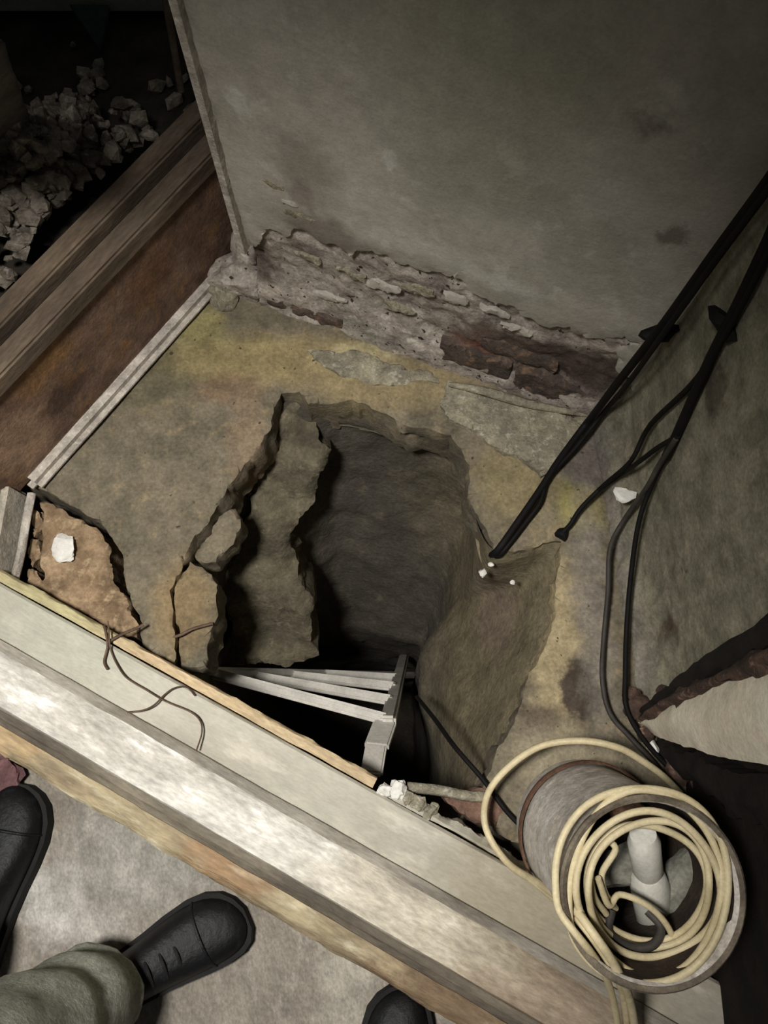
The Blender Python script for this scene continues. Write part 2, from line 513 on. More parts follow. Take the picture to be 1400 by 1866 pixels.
slab('slab_piece', [P(*p, -.012).xy for p in [(328, 1050), (345, 1022), (384, 1045), (392, 1085), (396, 1120), (384, 1160), (374, 1215), (330, 1225), (326, 1150), (316, 1080)]],
     0.09, M_slab, fl, res=0.010, amp=0.006, scale=26, seed=8, frame=(Vector((0, 0, -.016)), Vector((1, 0, 0)), Vector((0, 1, 0)), Z), jagamp=.3)
# slivers flaked off along the jamb
for i, pg in enumerate([[(52, 925), (66, 930), (68, 960), (56, 975), (50, 950)], [(48, 975), (62, 978), (66, 1010), (52, 1030), (42, 1010)],
                        [(40, 1030), (58, 1035), (60, 1070), (50, 1085), (36, 1066)], [(62, 925), (76, 935), (76, 960), (68, 955)]]):
    slab('flake', [P(*p).xy for p in pg], 0.05, M_broken, fl, res=0.008, amp=0.006, scale=40, seed=20 + i,
         frame=(Vector((0, 0, -.012 - .004 * i)), Vector((1, 0, 0)), Vector((0, 1, 0)), Z), jagamp=.3, jagstep=.006)
# grey mortar patch with a pale raised edge at the foot of the back wall
slab('mortar_patch', [P(*p).xy for p in [(815, 698), (900, 715), (1072, 762), (1060, 795), (1020, 850), (985, 872), (935, 830), (880, 800), (830, 775), (800, 740)]],
     0.03, M_mortar, fl, res=0.010, amp=0.006, scale=30, seed=11, frame=(Vector((0, 0, .014)), Vector((1, 0, 0)), Vector((0, 1, 0)), Z))
slab('mortar_patch', [P(*p).xy for p in [(560, 640), (640, 640), (700, 660), (790, 680), (800, 700), (720, 705), (640, 690), (590, 668)]],
     0.03, M_mortar, fl, res=0.010, amp=0.007, scale=34, seed=12, frame=(Vector((0, 0, .008)), Vector((1, 0, 0)), Vector((0, 1, 0)), Z))
tube('mortar_ridge', [P(818, 700, .02), P(880, 712, .024), P(960, 735, .022), P(1070, 756, .018)], .009, M_mortar, fl,
     taper=lambda t: .5 + .5 * math.sin(math.pi * t))

# ------------------------------------------------------------------ the shaft below
def zr(lst):
    return [P(x, y, z) for (x, y, z) in lst]
rings_key = [
 zr([(545,722,-.03),(640,722,-.03),(745,770,-.03),(825,786,-.03),(864,850,-.03),(858,905,-.03),(903,1003,-.006),(1030,978,-.006),(1034,1102,-.012),(1004,1200,-.012),(946,1344,-.012),(898,1446,-.02),
     (800,1520,-.06),(700,1470,-.06),(560,1400,-.06),(420,1320,-.06),(300,1240,-.06),(280,1100,-.06),(330,960,-.06),(400,860,-.06),(480,770,-.06)]),
 zr([(575,775,-.09),(640,772,-.09),(745,800,-.09),(822,812,-.09),(862,862,-.09),(862,918,-.09),(896,1022,-.035),(1004,1008,-.03),(996,1105,-.06),(968,1200,-.06),(912,1345,-.07),(872,1440,-.08),
     (800,1520,-.12),(700,1470,-.12),(560,1400,-.12),(420,1320,-.12),(320,1240,-.12),(310,1100,-.12),(360,960,-.12),(420,860,-.12),(500,800,-.11)]),
 zr([(600,790,-.14),(650,786,-.14),(745,805,-.14),(822,820,-.14),(868,868,-.14),(872,930,-.14),(880,1042,-.13),(940,1066,-.13),(925,1118,-.18),(890,1200,-.24),(850,1330,-.24),(840,1440,-.2),
     (800,1520,-.2),(700,1470,-.2),(560,1400,-.2),(430,1320,-.2),(360,1240,-.2),(370,1100,-.2),(430,960,-.2),(500,880,-.2),(550,820,-.16)]),
 zr([(612,880,-.32),(655,880,-.33),(735,895,-.34),(800,910,-.34),(845,940,-.34),(850,990,-.36),(838,1075,-.42),(820,1110,-.46),(790,1150,-.48),(760,1200,-.5),(770,1290,-.5),(800,1420,-.45),
     (780,1500,-.4),(700,1470,-.4),(560,1400,-.4),(450,1320,-.4),(400,1240,-.4),(420,1120,-.4),(480,1020,-.38),(540,960,-.35),(578,910,-.33)]),
 zr([(640,1150,-.86),(668,1150,-.84),(712,1155,-.82),(742,1160,-.82),(760,1165,-.82),(768,1172,-.82),(770,1180,-.82),(772,1190,-.82),(768,1205,-.82),(762,1230,-.85),(768,1300,-.9),(780,1400,-.9),
     (760,1450,-.9),(700,1440,-.9),(590,1390,-.9),(500,1320,-.9),(470,1260,-.9),(500,1210,-.9),(550,1180,-.9),(590,1165,-.88),(615,1155,-.87)]),
 zr([(650,1225,-1.75),(670,1222,-1.75),(710,1222,-1.75),(735,1224,-1.75),(750,1228,-1.75),(755,1232,-1.75),(757,1238,-1.75),(757,1245,-1.75),(755,1258,-1.75),(752,1280,-1.75),(752,1320,-1.75),(750,1380,-1.75),
     (740,1400,-1.75),(700,1400,-1.75),(630,1380,-1.75),(580,1340,-1.75),(560,1300,-1.75),(575,1265,-1.75),(600,1245,-1.75),(620,1235,-1.75),(635,1228,-1.75)]),
]
bm = bmesh.new()
dense = [catmull(k, 10, True) for k in rings_key]
nseg = [4, 4, 12, 34, 20]
allr = []
for a, b, n_ in zip(dense, dense[1:], nseg):
    for k in range(n_):
        allr.append([p.lerp(q, k / n_) for p, q in zip(a, b)])
allr.append(dense[-1])
cen = Vector((0.02, 0.2, 0))
vr = []
for i, rg in enumerate(allr):
    row = []
    for p in rg:
        d = (p - cen); d.z = 0
        s = min(1.0, max(0.0, (-p.z - .03) / .1))
        row.append(bm.verts.new(p + d.normalized() * s * (0.016 * fbm(p, 6) + 0.005 * fbm(p, 22))))
    vr.append(row)
for A, B in zip(vr, vr[1:]):
    for k in range(len(A)):
        j = (k + 1) % len(A)
        bm.faces.new((A[k], B[k], B[j], A[j]))
cv = bm.verts.new(sum((v.co for v in vr[-1]), Vector()) / len(vr[-1]) + Vector((0, 0, .03)))
for k in range(len(vr[-1])):
    bm.faces.new((vr[-1][k], cv, vr[-1][(k + 1) % len(vr[-1])]))
pit = from_bm('pit_shaft', bm, M_shaft, None)
tag(pit, 'dark dug shaft going down below the broken floor', None, kind='structure')

bm = bmesh.new()
A = [bm.verts.new((p.x, p.y, -.105)) for p in dense[1]]
mc = sum(dense[1], Vector()) / len(dense[1])
B = []
for p in dense[1]:
    d = (p - mc); d.z = 0
    B.append(bm.verts.new((p.x + d.normalized().x * .75, p.y + d.normalized().y * .75, -.105)))
for k in range(len(A)):
    bm.faces.new((A[k], A[(k + 1) % len(A)], B[(k + 1) % len(A)], B[k]))
sf = from_bm('subfloor_earth', bm, M_shaft, None)
tag(sf, 'dark earth bed under the cracked slabs', None, kind='structure')

# broken ledge stone left of the shaft, a step below the floor
LO = P(560, 740, -.05)
LUX = Vector((1, 0, -.12)).normalized()
LUY = Vector((0, 1, .85)).normalized()
LUZ = LUX.cross(LUY).normalized()
LUY = LUZ.cross(LUX)
def lpl(x, y):
    p = PV(x, y, LO, LUZ) - LO
    return (p.dot(LUX), p.dot(LUY))
ledge = slab('ledge_stone', [lpl(x, y) for x, y in [(545, 730), (566, 745), (580, 800), (604, 818), (592, 850), (580, 890), (556, 935), (526, 990), (545, 1030), (556, 1075), (568, 1140), (582, 1195),
        (520, 1215), (440, 1212), (420, 1160), (404, 1090), (412, 1040), (436, 985), (458, 935), (448, 900), (455, 860), (478, 820), (500, 770), (515, 735)]],
     0.16, M_ledge, None, res=0.012, amp=0.020, scale=12, seed=31, sideamp=.02, frame=(LO, LUX, LUY, LUZ), jagamp=.3)
tag(ledge, 'long cracked concrete ledge stone sunk between slab edge and dark shaft', 'stone')
frag = slab('stone_fragment', [P(x, y, -.035).xy for x, y in [(352, 1010), (372, 985), (392, 955), (410, 930), (428, 925), (438, 945), (430, 975), (412, 1002), (392, 1022), (366, 1026)]],
     0.06, M_slab, None, res=0.009, amp=0.008, scale=30, seed=33, frame=(Vector((0, 0, -.035)), Vector((1, 0, 0)), Vector((0, 1, 0)), Z), jagamp=.3)
tag(frag, 'small olive concrete fragment wedged in the black crack beside the slab', 'stone')

# ------------------------------------------------------------------ back wall
wb = empty('wall_back', WB0)
tag(wb, 'pale plastered back wall, bare and crumbling at its foot', None, kind='structure')
# masonry core: a rough grid
bm = bmesh.new()
L = (WB1 - WB0).length
gx, gz = 150, 70
grid = {}
for i in range(gx + 1):
    for k in range(gz + 1):
        u = -0.12 * 0 + (L + .12) * i / gx
        v = -.03 + .42 * k / gz
        h = 0.010 * fbm(Vector((u, v, 2)), 10) + 0.004 * fbm(Vector((u, v, 5)), 45)
        # plinth bulges forward at the very foot
        h += 0.018 * max(0, 1 - max(0, v) / .10)
        grid[i, k] = bm.verts.new(WB0 + BU * u + Z * v + BN * (h - .008))
for i in range(gx):
    for k in range(gz):
        bm.faces.new((grid[i, k], grid[i + 1, k], grid[i + 1, k + 1], grid[i, k + 1]))
from_bm('masonry', bm, M_mason, wb)
# solid body behind
bm = bmesh.new()
R = Matrix((( BU.x, -BN.x, 0, 0), (BU.y, -BN.y, 0, 0), (0, 0, 1, 0), (0, 0, 0, 1)))
box(bm, WB0 + BU * (L / 2 + .03) + Z * .85 - BN * .08, L + .06, .10, 1.9, R)
from_bm('wall_core', bm, M_plaster, wb, smooth=False)
# plaster coat with ragged lower edge
edge = [(478, 452), (486, 415), (520, 430), (560, 418), (600, 440), (640, 468), (680, 452), (730, 478), (790, 490), (840, 505), (880, 540), (930, 552), (980, 585), (1040, 592), (1110, 612), (1170, 622)]
ol = [bl(*p) for p in edge]
ol[0] = Vector((0.0, ol[0].y))
ol.append(Vector((L + .02, .10)))
ol += [Vector((L + .02, 1.8)), Vector((0.0, 1.8))]
# split outline: ragged below, straight above
rag = jag(ol[:-2], .010, .5, random.Random(4), closed=False)
slab('plaster_coat', [(p.x, p.y) for p in rag] + [tuple(ol[-2]), tuple(ol[-1])], .022, M_plaster, wb, res=.02, amp=.003, scale=7, seed=41,
     frame=(WB0 + BN * .007, BU, Z, BN), jagamp=.0, jagstep=.05, bev=.003, sideamp=.003)
# lifted flakes of plaster near the foot
rng = random.Random(7)
for i, (x, y, s) in enumerate([(500, 330, .020), (520, 360, .016), (548, 385, .018), (690, 520, .022), (760, 530, .02), (830, 545, .022), (640, 500, .018), (900, 570, .018), (560, 470, .016), (940, 600, .02), (720, 560, .018), (610, 545, .02)]):
    c = bl(x, y)
    pg = [(c.x + s * rng.uniform(.8, 2.2) * math.cos(a), c.y + s * rng.uniform(.3, .7) * math.sin(a)) for a in [k * math.pi / 4 for k in range(8)]]
    slab('plaster_flake', pg, .006, M_plaster if i % 2 else M_mortar, wb, res=.008, amp=.004, scale=40, seed=50 + i,
         frame=(WB0 + BN * (.009 if y < 400 else .003), BU, Z, BN), jagamp=.3, jagstep=.006, bev=.002, sideamp=.002)
# exposed bricks at the foot
def brick(x0, y0, x1, y1, d, m, seed):
    a, b = bl(x0, y0), bl(x1, y1)
    pg = [(a.x, a.y), (b.x, a.y), (b.x, b.y), (a.x, b.y)]
    slab('brick', pg, .03, m, wb, res=.010, amp=.005, scale=30, seed=seed, frame=(WB0 + BN * d, BU, Z, BN), jagamp=.12, jagstep=.008, bev=.004, sideamp=.003)
def brick_uv(u0, u1, v0, v1, d, m, seed):
    slab('brick', [(u0, v0), (u1, v0), (u1, v1), (u0, v1)], .03, m, wb, res=.010, amp=.005, scale=30, seed=seed,
         frame=(WB0 + BN * d, BU, Z, BN), jagamp=.12, jagstep=.008, bev=.004, sideamp=.003)
u0 = bl(800, 655).x
brick_uv(u0, u0 + .135, .028, .085, .007, M_brick, 71)
brick_uv(u0 + .145, u0 + .28, .022, .080, .006, M_brick, 72)
brick_uv(u0 + .07, u0 + .21, .092, .125, .000, M_brick, 73)
brick_uv(-.06, .055, .004, .038, .008, M_brick, 74)
brick_uv(.062, .17, .002, .034, .007, M_brick, 75)
# strip of corner bead on the free left end of the wall
bm = bmesh.new()
box(bm, WB0 - BU * .004 + Z * .98 + BN * .004, .012, .03, 1.62, R)
from_bm('corner_bead', bm, M_trim, wb, smooth=False)
# crumbled stub between wall end and platform
pl = chunk('masonry_stub', P(440, 500, .03), (.13, .12, .10), M_mason, wb, seed=81, sub=4)
chunk('masonry_stub', P(405, 528, .01), (.10, .09, .07), M_mortar, wb, seed=83, sub=4)
chunk('masonry_stub', P(455, 455, .07), (.07, .09, .13), M_mason, wb, seed=84, sub=4)

# ------------------------------------------------------------------ right wall
wr = empty('wall_right', WR0)
tag(wr, 'dim grey-green plastered right wall with rough foot', None, kind='structure')
bm = bmesh.new()
LR = (WR1 - WR0).length
grid = {}
gx, gz = 120, 150
for i in range(gx + 1):
    for k in range(gz + 1):
        u = -.02 + (LR + .02) * i / gx
        v = -.03 + 1.7 * (k / gz) ** 1.6
        foot = max(0, 1 - max(0, v) / .12)
        h = 0.004 * fbm(Vector((u, v, 12)), 8) + foot * (0.035 * foot + 0.012 * fbm(Vector((u, v, 15)), 16))
        h += .0025 * fbm(Vector((u, v, 15)), 50) * (1 if v < .2 else .3)
        grid[i, k] = bm.verts.new(WR0 + RU * u + Z * v + RN * h)
for i in range(gx):
    for k in range(gz):
        bm.faces.new((grid[i, k], grid[i + 1, k], grid[i + 1, k + 1], grid[i, k + 1]))
from_bm('plaster_face', bm, M_rwall, wr)
bm = bmesh.new()
RR = Matrix(((RU.x, -RN.x, 0, 0), (RU.y, -RN.y, 0, 0), (0, 0, 1, 0), (0, 0, 0, 1)))
box(bm, WR0 + RU * (LR / 2 - .02) + Z * .83 - RN * .06, LR - .02, .10, 1.72, RR)
from_bm('wall_core', bm, M_rwall, wr, smooth=False)
p = PR(1138, 902, .035)
chip = chunk('paint_chip', p, (.034, .044, .014), M_chip, None, seed=90, sub=2)
tag(chip, 'white paint chip on the rough foot of the right wall', 'paint chip')

# ------------------------------------------------------------------ left jamb, platform board, debris
jb = empty('wall_left', P(60, 890))
tag(jb, 'pale plastered door jamb at the left end of the sill', None, kind='structure')
a, b = P(50, 893), P(22, 1068)
bm = bmesh.new()
pt4 = [Vector((a.x, a.y)), Vector((b.x, b.y - .02)), Vector((b.x - .5, b.y + .20)), Vector((a.x - .5, a.y + .02))]
lo = [bm.verts.new((q.x, q.y, -.03)) for q in pt4]
hi = [bm.verts.new((q.x - .012 * (i < 2), q.y, .055 + .004 * i)) for i, q in enumerate(pt4)]
bm.faces.new(lo); bm.faces.new(hi)
for i in range(4):
    bm.faces.new((lo[i], lo[(i + 1) % 4], hi[(i + 1) % 4], hi[i]))
bmesh.ops.bevel(bm, geom=[e for e in bm.edges], offset=.010, segments=3, affect='EDGES')
from_bm('jamb_lit_block', bm, M_jamb, jb, sharp=40)  # low block added at the jamb foot so its top catches light
bm = bmesh.new()
pts = [q + Vector((-.075, 0)) for q in pt4]
lo = [bm.verts.new((q.x, q.y, -.03)) for q in pts]
hi = [bm.verts.new((q.x, q.y, 1.9)) for q in pts]
bm.faces.new(lo); bm.faces.new(hi)
for i in range(4):
    bm.faces.new((lo[i], lo[(i + 1) % 4], hi[(i + 1) % 4], hi[i]))
bmesh.ops.bevel(bm, geom=[e for e in bm.edges], offset=.006, segments=2, affect='EDGES')
from_bm('jamb_body', bm, M_jamb, jb, sharp=40)
tube('foot_bead', [P(58, 900, .006), P(48, 950, .008), P(38, 1010, .006), P(24, 1066, .006)], .008, M_trim, jb, n=6)

wp = empty('wooden_platform', P(220, 700))
tag(wp, 'low brown boarded platform with a grey rail along its top', 'platform')
pa, pb = P(378, 522), P(52, 886)
PD = (pb - pa).normalized()
PN = Vector((-PD.y, PD.x, 0))
if PN.x < 0: PN = -PN
plen = (pb - pa).length
PM = Matrix(((PD.x, PN.x, 0, 0), (PD.y, PN.y, 0, 0), (0, 0, 1, 0), (0, 0, 0, 1)))
def plank(name, s0, s1, n0, n1, z0, z1, mat, wob=.0, seed=0, parent=wp, bevel=.004):
    bm = bmesh.new()
    c = pa + PD * (s0 + s1) / 2 + PN * (n0 + n1) / 2 + Z * (z0 + z1) / 2
    box(bm, c, s1 - s0, n1 - n0, z1 - z0, PM)
    bmesh.ops.bevel(bm, geom=list(bm.edges), offset=bevel, segments=2, affect='EDGES')
    return from_bm(name, bm, mat, parent, sharp=40)
plank('front_board', -.12, plen + .07, -.03, -.004, .0, .225, M_board)
plank('top_rail', -.20, plen + .25, -.035, .004, .225, .262, M_railwood)
plank('back_rail', -.25, plen + .25, -.115, -.075, .205, .240, M_railwood)
plank('deck', -1.1, plen + .02, -1.5, -.036, .16, .19, M_deck)
bt = plank('baseboard_left', -.03, plen, -.006, .030, .0, .026, M_trim, parent=None, bevel=.011)
tag(bt, 'pale grey skirting strip along the foot of the brown board', None, kind='structure')

# heap of crumpled debris on the platform
bm = bmesh.new()
rng = random.Random(5)
hc = P(110, 330, .26)
for i in range(900):
    a = rng.uniform(0, 6.283)
    rr = abs(rng.gauss(0, .5))
    u = math.cos(a) * rr * .27 - .0
    v = math.sin(a) * rr * .20
    c = hc + PD * u + PN * (v - .04)
    c.z = .20 + .15 * max(0, 1 - rr) * rng.uniform(.5, 1.1)
    s = rng.uniform(.012, .036)
    if (c - pa).dot(PN) > -.13: continue
    r = bmesh.ops.create_icosphere(bm, subdivisions=1, radius=s / 2)
    E = Matrix.Rotation(rng.uniform(0, 6), 4, Vector((rng.gauss(0, 1), rng.gauss(0, 1), rng.gauss(0, 1))).normalized())
    for vtx in r['verts']:
        q = vtx.co * rng.uniform(.7, 1.3)
        vtx.co = c + E @ Vector((q.x * 1.25, q.y, q.z * .75))
hp = from_bm('debris_heap', bm, M_heap, None, smooth=False)
tag(hp, 'pale heap of crumpled debris lying on the dark platform', 'debris', kind='stuff')

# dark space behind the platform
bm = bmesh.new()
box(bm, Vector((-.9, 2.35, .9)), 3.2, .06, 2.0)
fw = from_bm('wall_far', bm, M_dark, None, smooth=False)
tag(fw, 'reddish brown wall deep behind the platform, coloured dark for shade', None, kind='structure')
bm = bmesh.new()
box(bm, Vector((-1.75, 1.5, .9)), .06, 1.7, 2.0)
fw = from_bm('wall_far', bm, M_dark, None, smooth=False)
tag(fw, 'side wall beyond the debris heap, coloured dark for shade', None, kind='structure')
# leaning grey sheet at the far left
a0, a1 = P(-60, 60, .62), P(64, 230, .30)
bm = bmesh.new()
q = [P(-140, 380, .2), P(66, 262, .2), P(-4, 70, .62), P(-170, 60, .8)]
vv = [bm.verts.new(x) for x in q]
f = bm.faces.new(vv)
bmesh.ops.subdivide_edges(bm, edges=list(bm.edges), cuts=10, use_grid_fill=True)
for v in bm.verts: v.co += Vector((.5, .5, .5)) * .012 * fbm(v.co, 9)
gs = from_bm('grey_sheet', bm, M_greycloth, None)
sm = gs.modifiers.new('thick', 'SOLIDIFY'); sm.thickness = .008
tag(gs, 'dull grey sheet leaning at the left edge behind the debris heap', 'sheet')
# pale bar high in the dark space with a hanging teal-grey cloth
bm = bmesh.new()
def PY(x, y, Y): return PV(x, y, Vector((0, Y, 0)), Vector((0, 1, 0)))
c0, c1 = PY(-140, -8, 1.36), PY(322, 0, 1.36)
dd = (c1 - c0)
ang = math.atan2(dd.y, dd.x)
box(bm, (c0 + c1) / 2 + Vector((0, .03, 0)), dd.length, .05, .07, Matrix.Rotation(ang, 4, 'Z'))
bmesh.ops.bevel(bm, geom=list(bm.edges), offset=.006, segments=2, affect='EDGES')
pbar = from_bm('shelf_bar', bm, M_palebar, None, sharp=40)
tag(pbar, 'pale horizontal bar across the top of the dark recess', 'bar')
for xs in (0, 1):
    c = c0.lerp(c1, .08 + .84 * xs)
    bm = bmesh.new(); box(bm, Vector((c.x, c.y + .03, (.19 + c.z - .03) / 2)), .03, .03, max(.01, c.z - .03 - .19))
    from_bm('foot', bm, M_dark, pbar, smooth=False)
bm = bmesh.new()
t = [P(130, 12, .235), P(202, 14, .235), P(184, 92, .200)]
t = [x + Vector((0, -.004, 0)) for x in t]
lo = [bm.verts.new(x) for x in t]; hi = [bm.verts.new(x + Vector((0, 0, .008))) for x in t]
bm.faces.new(lo); bm.faces.new(hi)
for i in range(3): bm.faces.new((lo[i], lo[(i + 1) % 3], hi[(i + 1) % 3], hi[i]))
rag = from_bm('teal_rag', bm, material('teal_cloth', (58, 66, 64), (44, 50, 50), 20, .3, 60, .95), None, smooth=False)
tag(rag, 'dark teal rag drooping in a point below the pale bar', 'rag')
post = tube('thin_post', [PY(330, 165, 1.12), PY(302, 0, 1.14), PY(285, -100, 1.15)], .006, M_railwood, None, n=8, smooth=False)
tag(post, 'thin upright brown stick behind the left end of the wall', 'post')

# ------------------------------------------------------------------ hall floor and door sill
bm = bmesh.new()
pg = [SD * -1.9 + SN * -.19, SD * 2.0 + SN * -.19, SD * 2.0 + SN * -2.4, SD * -1.9 + SN * -2.4]
vv = [bm.verts.new(p + Z * -.004) for p in pg]
f = bm.faces.new(vv)
r = bmesh.ops.extrude_face_region(bm, geom=[f])
bmesh.ops.translate(bm, vec=(0, 0, -.06), verts=[v for v in r['geom'] if isinstance(v, bmesh.types.BMVert)])
fh = from_bm('floor_hall', bm, M_floor, None, smooth=False)
tag(fh, 'beige grey concrete floor of the hall outside the sill', None, kind='structure')

ds = empty('door_sill', SD * 0 + SN * -.14)
tag(ds, 'long worn pale wooden door sill of stepped strips crossing diagonally', 'door sill')
def extrude(name, prof, s0, s1, mat, wob=.0, nseg=160, seed=0, parent=ds, edgew=None, bevel=None):
    """profile of (n, z) points extruded along the sill; wob roughens it"""
    bm = bmesh.new()
    rows = []
    for i in range(nseg + 1):
        s = s0 + (s1 - s0) * i / nseg
        row = []
        for j, (n_, z_) in enumerate(prof):
            w1 = wob * fbm(Vector((s, j * .37 + seed, n_)), 12, 5)
            w2 = wob * .7 * fbm(Vector((s, j * .21 + seed + 9, n_)), 14, 5)
            if edgew and j in edgew:
                w1 += edgew[j] * fbm(Vector((s, seed + 31, j * .1)), 18, 5)
            row.append(bm.verts.new(SD * s + SN * (n_ + w1) + Z * (z_ + w2)))
        rows.append(row)
    for A, B in zip(rows, rows[1:]):
        for k in range(len(prof)):
            j = (k + 1) % len(prof)
            bm.faces.new((A[k], A[j], B[j], B[k]))
    bm.faces.new(rows[0]); bm.faces.new(rows[-1][::-1])
    return from_bm(name, bm, mat, parent, sharp=40)
k5 = (1.3 - .045) / 1.3
tan_end = (P(682, 1430, .04)).dot(SD)
extrude('inner_edge_strip', [(-.016, .036), (-.016, .010), (-.0335, .010), (-.0335, .040), (-.030, .042), (-.019, .041)], -1.25, tan_end, M_tan, .0012, seed=1, edgew={0: .004, 5: .004})
extrude('inner_edge_strip', [(-.020, .030), (-.020, .004), (-.0335, .004), (-.0335, .036), (-.028, .038)], tan_end + .012, .36, M_sillA, .003, seed=12, edgew={0: .010, 1: .01})
extrude('flat_board', [(-.036, .040), (-.036, .0), (-.130, .0), (-.130, .036), (-.126, .040), (-.04, .0445)], -1.25, .95, M_sillA, .0006, seed=2)
extrude('groove', [(-.112, .052), (-.112, .02), (-.135, .02), (-.135, .060), (-.124, .058)], -1.25, .95, M_railside, .0006, seed=3)
extrude('white_rail', [(-.126, .058), (-.130, .03), (-.198, .03), (-.200, .054), (-.196, .062), (-.165, .066), (-.134, .064)], -1.25, .95, M_rail, .0009, seed=4)
extrude('groove', [(-.198, .046), (-.198, .02), (-.228, .02), (-.229, .042), (-.215, .044), (-.212, .047)], -1.25, .95, M_groove, .001, seed=5)
extrude('outer_strip', [(-.222, .046), (-.224, .012), (-.254, .014), (-.260, .022), (-.258, .036), (-.246, .047), (-.232, .049)], -1.25, .95, M_strip, .0014, seed=6, edgew={3: .004, 4: .004, 5: .002})
extrude('sill_base', [(-.05, .006), (-.05, -.16), (-.235, -.16), (-.235, .012), (-.2, .022)], -1.25, .95, M_groove, .001, seed=7)

# ------------------------------------------------------------------ ladder in the shaft
ld = empty('ladder', P(700, 1300, -1.2))
tag(ld, 'white metal ladder leading down into the dark shaft beside the sill', 'ladder')
RG = [((378, 1225, -.32), (708, 1312, -.20)), ((450, 1230, -.50), (716, 1277, -.38)), ((528, 1230, -.66), (722, 1252, -.55)), ((590, 1228, -.84), (727, 1236, -.74))]
def flatbar(name, a, b, wd, th, mat, parent, side):
    a, b = Vector(a), Vector(b)
    d = (b - a).normalized()
    x = (side - d * side.dot(d)).normalized()
    y = d.cross(x)
    bm = bmesh.new()
    M = Matrix(((x.x, y.x, d.x, 0), (x.y, y.y, d.y, 0), (x.z, y.z, d.z, 0), (0, 0, 0, 1)))
    box(bm, (a + b) / 2, wd, th, (b - a).length, M)
    bmesh.ops.bevel(bm, geom=list(bm.edges), offset=min(wd, th) * .25, segments=2, affect='EDGES')
    return from_bm(name, bm, mat, parent, sharp=40)
for (l, r_) in RG:
    flatbar('rung', P(*l), P(*r_), .026, .022, M_white, ld, Z)
rp = [P(*r_) for _, r_ in RG]; lp = [P(*l) for l, _ in RG]
ex = (rp[-1] - rp[0]).normalized(); el = (lp[-1] - lp[0]).normalized()
flatbar('side_rail', rp[0] - ex * .02, rp[-1] + ex * .75, .03, .022, M_white, ld, Vector((1, 0, 0)))
flatbar('side_rail', lp[0] - el * .0, lp[-1] + el * .75, .03, .022, M_white, ld, Vector((1, 0, 0)))
flatbar('rail_top', P(702, 1318, -.19), P(686, 1362, -.125), .044, .014, M_white, ld, Vector((1, 0, 0)))
flatbar('rail_top', P(686, 1360, -.126), P(677, 1412, -.085), .038, .014, M_white, ld, Vector((1, 0, 0)))

# ------------------------------------------------------------------ cables
def up(p):
    # the cable carries on up the wall
    return [Vector((p.x, p.y, z)) for z in (1.6, 1.25, .95)]
c1 = up(PR(1480, 210, .03)) + [PR(1480, 210, .03), PR(1400, 330, .03), PR(1300, 465, .032), PR(1210, 590, .05), PB(1130, 692, .045), P(1080, 758, .06), P(1058, 786, .026), P(1015, 845, .022), P(985, 892, .02), P(945, 950, .016), P(908, 1002, .006), P(894, 1012, -.05), P(874, 1022, -.22)]
cb = tube('black_cable', c1, .0068, M_cable, None)
tag(cb, 'thick black cable from the wall corner into the shaft', 'cable')
c2 = up(PR(1492, 214, .045)) + [PR(1492, 214, .045), PR(1410, 332, .045), PR(1308, 470, .045), PR(1218, 596, .06), PB(1142, 702, .06), P(1100, 752, .07), P(1050, 815, .03), P(1000, 872, .02), P(985, 915, .02), P(960, 950, .015), P(916, 1006, .006), P(900, 1016, -.05), P(884, 1026, -.18)]
cb = tube('black_cable', c2, .0044, M_cable, None)
tag(cb, 'thinner black cable looping loose beside the thick corner cable', 'cable')
c3 = up(PR(1480, 270, .012)) + [PR(1480, 270, .012), PR(1400, 440, .012), PR(1345, 555, .012), PR(1290, 665, .012), PR(1230, 800, .012), PR(1190, 880, .015), PR(1165, 950, .03), PR(1150, 1050, .04), P(1142, 1150, .05), P(1140, 1230, .05), P(1142, 1290, .05), P(1175, 1350, .04), P(1230, 1410, .03)]
cb = tube('black_cable', c3, .0066, M_cable, None, taper=lambda t: 1.1 if t < .5 else .62)
tag(cb, 'black cable down the right wall, running along its foot', 'cable')
c4 = up(PR(1488, 285, .012)) + [PR(1488, 285, .012), PR(1408, 445, .014), PR(1350, 560, .014), PR(1270, 690, .012), PR(1185, 775, .014), PR(1150, 840, .03), P(1100, 885, .05), P(1060, 925, .03), P(1040, 955, .02), P(1024, 972, .012), P(1018, 982, -.03)]
cb = tube('black_cable', c4, .0042, M_cable, None)
tag(cb, 'thin black cable branching off to a small hole at the shaft edge', 'cable')
kn = chunk('cable_plug', P(1024, 974, .012), (.030, .026, .022), M_cable, None, seed=101, sub=2)
tag(kn, 'small black plug at the end of the branching cable', 'plug')
c5 = [PR(1235, 795, .014), PR(1200, 815, .016), PR(1160, 845, .03), P(1120, 872, .05), P(1092, 892, .05)]
cb = tube('black_cable', c5, .004, M_cable, None)
tag(cb, 'short thin black cable bridging between two wall cables', 'cable')
c6 = [PR(1232, 800, .016), PR(1200, 850, .018), PR(1178, 890, .022), P(1136, 950, .06), P(1112, 1000, .05), P(1108, 1080, .04), P(1100, 1170, .03), P(1098, 1240, .03), P(1112, 1300, .03), P(1150, 1345, .03), P(1200, 1400, .03), P(1250, 1470, .03)]
cb = tube('grey_cable', c6, .0040, M_gcable, None)
tag(cb, 'thin dark grey cable hanging along the floor edge by the right wall', 'cable')
c7 = [P(760, 1270, -.3), P(792, 1310, -.12), P(830, 1362, -.02), P(880, 1420, .008), P(925, 1480, .012), P(985, 1540, .014), P(1030, 1592, .02)]
cb = tube('black_cable', c7, .0042, M_cable, None)
tag(cb, 'thin black cable climbing from the shaft toward the bucket', 'cable')
ins = chunk('cable_clip', PR(1318, 590, .01), (.03, .07, .025), M_cable, None, seed=104, sub=2)
